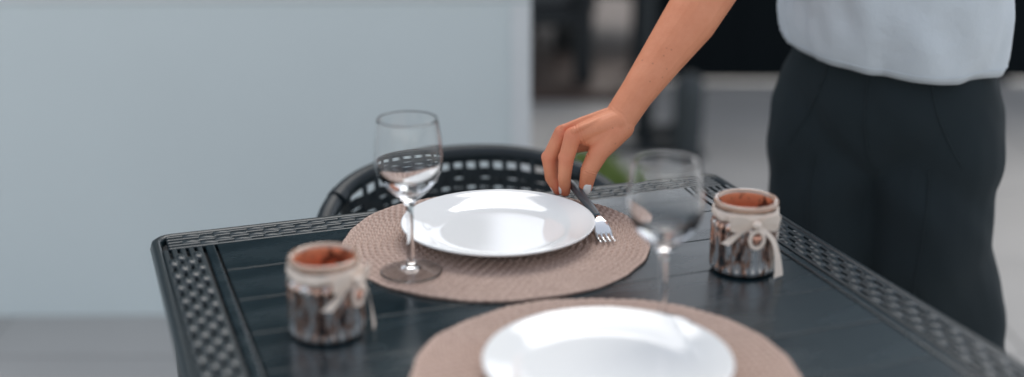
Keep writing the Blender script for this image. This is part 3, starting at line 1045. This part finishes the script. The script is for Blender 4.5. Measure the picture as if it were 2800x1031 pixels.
from mathutils.bvhtree import BVHTree
bvt = BVHTree.FromPolygons([v.co for v in trs.data.vertices], [tuple(p.vertices) for p in trs.data.polygons])
def on_trousers(u, z, front=1):
    o_ = pel + RT * u + Vector((0, 0, z)) + FW * front * .5
    hit = bvt.ray_cast(o_, -FW * front)
    return hit[0] + hit[1] * .0006 if hit[0] is not None else None
def seam(name, uz):
    P = [on_trousers(u, z) for u, z in uz]
    P = [p for p in P if p is not None]
    if len(P) > 2:
        from_bm(name, tube_bm(P, .0013, 6), M['seam'], trs)
for s in (1, -1):
    seam('pocket_seam', [(s * (.075 + .055 * t ** 1.6), .045 - .135 * t) for t in [i / 12 for i in range(13)]])
    seam('crease', [(s * (.085 + .004 * math.sin(9 * t)), -.10 - .40 * t) for t in [i / 24 for i in range(25)]])
seam('fly_seam', [(.012 - .012 * t ** 3, .05 - .15 * t) for t in [i / 10 for i in range(11)]])

# shirt: loose body with slanting hem and short sleeves, cloth as a thin shell
def loft_cloth(name, secs, n, fold, parent, mat):
    V, F = [], []
    for i, (c, ux, uy, rx, ry) in enumerate(secs):
        t = i / (len(secs) - 1)
        for k in range(n):
            a = 2 * math.pi * k / n
            q = 1 + fold * (1 - t) * math.sin(7 * a + 2.1 * t * 3) + fold * .6 * math.sin(13 * a + 5 * t)
            V.append(c + ux * rx * q * math.cos(a) + uy * ry * q * math.sin(a))
    for i in range(len(secs) - 1):
        for k in range(n):
            F.append((i * n + k, i * n + (k + 1) % n, (i + 1) * n + (k + 1) % n, (i + 1) * n + k))
    o = mesh(name, V, F, mat, parent)
    so = o.modifiers.new('thickness', 'SOLIDIFY'); so.thickness = 0.0015; so.offset = 1
    return o
up = Vector((0, 0, 1))
keys = ((0, .158, .132), (.04, .163, .136), (.12, .166, .137), (.3, .160, .130), (.55, .162, .132), (.8, .170, .128), (.92, .165, .11), (1.0, .12, .085))
secs = []
for i in range(41):
    t = i / 40
    for (t0, a0, b0), (t1, a1, b1) in zip(keys[:-1], keys[1:]):
        if t0 <= t <= t1:
            f_ = (t - t0) / (t1 - t0); rx = a0 + (a1 - a0) * f_; ry = b0 + (b1 - b0) * f_
    base = Vector((pel.x, pel.y, 0.897)) + FW * .005
    top = neck0 + Vector((0.01, 0.01, -0.03))
    secs.append((base.lerp(top, t), (RT + up * (0.10 * (1 - t) - 0.16 * t)).normalized(), (FW - up * 0.12).normalized(), rx, ry))
sh = loft_cloth('shirt', secs, 160, 0.012, person, M['shirt'])
for v in sh.data.vertices:
    c_ = v.co - Vector((pel.x, pel.y, 0)); o_ = Vector((c_.x, c_.y, 0)).normalized()
    low = max(0.0, 1.25 - v.co.z) / .35
    n_ = noise.noise(Vector((o_.x * 4.2, o_.y * 4.2, v.co.z * 2.4))) * .010 * low + noise.noise(Vector((o_.x * 3 + v.co.z * 9, o_.y * 8, v.co.z * 13))) * .008
    v.co += o_ * n_
    if v.co.z < 0.95: v.co.z += noise.noise(Vector((o_.x * 2.5, o_.y * 2.5, 3.0))) * .004
nn = 160
for row in (1,):
    P = [sh.data.vertices[row * nn + k].co.copy() for k in range(nn)]
    P = [p + Vector((p.x - pel.x, p.y - pel.y, 0)).normalized() * .0022 for p in P]
    closed_tube('hem_stitch', P, 0.0007, 5, M['shirt'], sh)
for (a, b) in ((shoulder, elbow), (lsh, le)):
    d = (b - a).normalized()
    ux = d.cross(Vector((0.3, 1, 0.2))).normalized(); uy = d.cross(ux)
    s_ = [(a.lerp(b, t), ux, uy, r, r) for t, r in ((.50, .060), (.46, .0605), (.3, .060), (.1, .062), (-.08, .060), (-.2, .045))]
    so_ = loft_cloth('sleeve', s_, 40, 0.02, sh, M['shirt'])
hb = bmesh.new()
chain(hb, [(HP(0, -.03, .045), .096), (HP(0, .005, .055), .084)], 3)
chain(hb, [(HP(0, -.085, .04), .062), (HP(0, -.115, .03), .050)], 3)
hm = remeshed(hb, 0.006, 3)
link_mesh('hair', hm, M['hair'], person)
for s in (-1, 1):
    bm = bmesh.new()
    bmesh.ops.create_icosphere(bm, subdivisions=2, radius=.0105, matrix=Matrix.Translation(HP(s * .031, .081, .024)))
    from_bm('eye', bm, M['eye'], person)
for s in (1, -1):
    sb = bmesh.new()
    f0 = feet[s]
    chain(sb, [(f0 - FW * .03 + Vector((0, 0, .040)), .041), (f0 + FW * .09 + Vector((0, 0, .038)), .040), (f0 + FW * .16 + Vector((0, 0, .033)), .033)], 3)
    for v in sb.verts:
        v.co.z = max(v.co.z, 0.002)
    from_bm('shoe', sb, M['shoe'], person)

# ------------------------------------------------------------------ background furniture
fence = empty('board_fence', (0, 5.38, 0))
tag(fence, 'black vertical board fence at the back right of the terrace', 'fence')
fb0 = None
for i in range(30):
    if fb0 is None:
        o = fb0 = from_bm('board', box_bm(0.1495, 0.022, 1.45, 0.002, (0, 0, 0.745)), M['black'], fence)
    else:
        o = fb0.copy(); COL.objects.link(o)
    o.location = (0.53 + i * 0.15, random.Random(i).uniform(-.003, .003), 0)
for i in range(4):
    from_bm('post', box_bm(0.08, 0.08, 1.5, 0.005, (0.56 + i * 1.45, 0.055, 0.75)), M['black'], fence)
for z in (0.25, 1.2):
    from_bm('rail', box_bm(4.5, 0.03, 0.09, 0.004, (2.71, 0.0275, z)), M['black'], fence)

par = empty('parasol', (0.432, 4.50, 0))
tag(par, 'thick dark pole behind the arm, with an added unseen charcoal parasol canopy', 'parasol')
from_bm('pole', tube_bm([(0, 0, 0.03), (0, 0, 2.96)], 0.033, 16), M['pole'], par)
from_bm('base_plate', box_bm(0.30, 0.30, 0.03, 0.006, (0, 0, 0.016)), M['pole'], par)
hs_, ez, az = 1.35, 2.58, 2.98  # canopy added out of view, blocks high sky from the table reflection
cor = [(-hs_, -hs_, ez), (hs_, -hs_, ez), (hs_, hs_, ez), (-hs_, hs_, ez)]
for i in range(4):
    a, b = Vector(cor[i]), Vector(cor[(i + 1) % 4]); top = Vector((0, 0, az))
    V, F = [], []
    n = 8
    for r in range(n + 1):
        for k in range(n + 1):
            p = top.lerp(a.lerp(b, k / n), r / n)
            p.z -= 0.04 * math.sin(math.pi * r / n) + 0.03 * math.sin(math.pi * k / n) * (r / n)
            V.append(p)
    for r in range(n):
        for k in range(n):
            F.append((r * (n + 1) + k, r * (n + 1) + k + 1, (r + 1) * (n + 1) + k + 1, (r + 1) * (n + 1) + k))
    o = mesh('added_canopy_panel', V, F, M['canvas'], par)
    so = o.modifiers.new('thickness', 'SOLIDIFY'); so.thickness = 0.003
    from_bm('rib', tube_bm([(0, 0, az - 0.10), (a.x * .98, a.y * .98, a.z - 0.03)], 0.012, 8), M['pole'], par)

# added dark building beyond the low wall, keeps the table's left reflection dark
added_bld = empty('added_building', (0, 6.6, 0), R(2))
tag(added_bld, 'added dark building hidden behind the low white wall, darkens the table reflection', 'building')
from_bm('wall', box_bm(11.0, 3.0, 4.6, 0.0, (-5.65, 1.5, 2.3)), M['clad'], added_bld, smooth=False)
from_bm('roof', box_bm(11.4, 3.4, 0.16, 0.02, (-5.65, 1.5, 4.68)), M['pole'], added_bld)
for i in range(5):
    x = -1.25 - i * 1.95
    o = from_bm('window', box_bm(1.5, 0.06, 2.1, 0.008, (x, -0.02, 1.55)), M['pole'], added_bld)
    for sx in (-1, 1):
        from_bm('pane', box_bm(0.68, 0.01, 1.98, 0.0, (x + sx * 0.36, -0.055, 1.55)), M['pane'], o, smooth=False)

def build_lounge(name):
    root = empty(name)
    for sx in (-1, 1):
        for sy in (-1, 1):
            from_bm('leg', box_bm(0.075, 0.075, 0.30, 0.006, (sx * .32, sy * .30, 0.15)), M['sofa'], root)
        from_bm('arm', box_bm(0.085, 0.70, 0.28, 0.012, (sx * .325, 0, 0.44)), M['sofa'], root)
    from_bm('seat_frame', box_bm(0.56, 0.66, 0.085, 0.008, (0, 0, 0.275)), M['sofa'], root)
    from_bm('seat_cushion', box_bm(0.55, 0.60, 0.13, 0.035, (0, -.03, 0.385), 4), M['cushion'], root)
    from_bm('backrest', box_bm(0.56, 0.10, 0.44, 0.02, (0, 0.31, 0.54)), M['sofa'], root)
    return root
lo = build_lounge('lounge_chair')
lo.location = (-0.10, 5.50, 0.0465); lo.rotation_euler = (0, 0, R(6))
tag(lo, 'blurred dark low lounge chair just right of the white wall', 'lounge chair', 'dark lounge chairs')

lo2 = copy_tree(lo)
lo2.location = (0.30, 6.25, 0.0465); lo2.rotation_euler = (0, 0, R(-14))
tag(lo2, 'blurred dark low lounge chair half hidden behind the parasol pole', 'lounge chair', 'dark lounge chairs')

bol = empty('bollard', (0.567, 4.33, 0))
tag(bol, 'short dark grey bollard with rounded top on the paving behind the forearm', 'bollard')
lathe('post', [(0.0, 0.001), (0.046, 0.001), (0.048, 0.02), (0.052, 0.22), (0.050, 0.255), (0.040, 0.280), (0.020, 0.292), (0.0, 0.294)], 24, M['bollard'], bol)
lathe('foot_ring', [(0.049, 0.0), (0.066, 0.0), (0.066, 0.010), (0.060, 0.014), (0.049, 0.014)], 24, M['pole'], bol)

# grass patch by the end of the wall
rnd = random.Random(11)
V, F = [], []
for i in range(2600):
    u, v_ = rnd.random(), rnd.random()
    x = 0.16 + 0.14 * u + 0.10 * (1 - v_); y = 3.75 + 0.55 * v_ - 0.1 * u
    h = rnd.uniform(.03, .075); a = rnd.uniform(0, 6.28); w_ = rnd.uniform(.002, .004)
    lean = Vector((rnd.uniform(-.5, .5), rnd.uniform(-.5, .5), 0)) * h
    s = Vector((math.cos(a), math.sin(a), 0)) * w_
    p = Vector((x, y, 0.001)); k = len(V)
    V += [p - s, p + s, p + lean * .4 + Vector((0, 0, h * .6)) + s * .7, p + lean * .4 + Vector((0, 0, h * .6)) - s * .7, p + lean + Vector((0, 0, h))]
    F += [(k, k + 1, k + 2, k + 3), (k + 3, k + 2, k + 4)]
gr = mesh('grass', V, F, M['grass'])
tag(gr, 'small patch of green grass in the paving by the wall end', 'grass', kind='stuff')
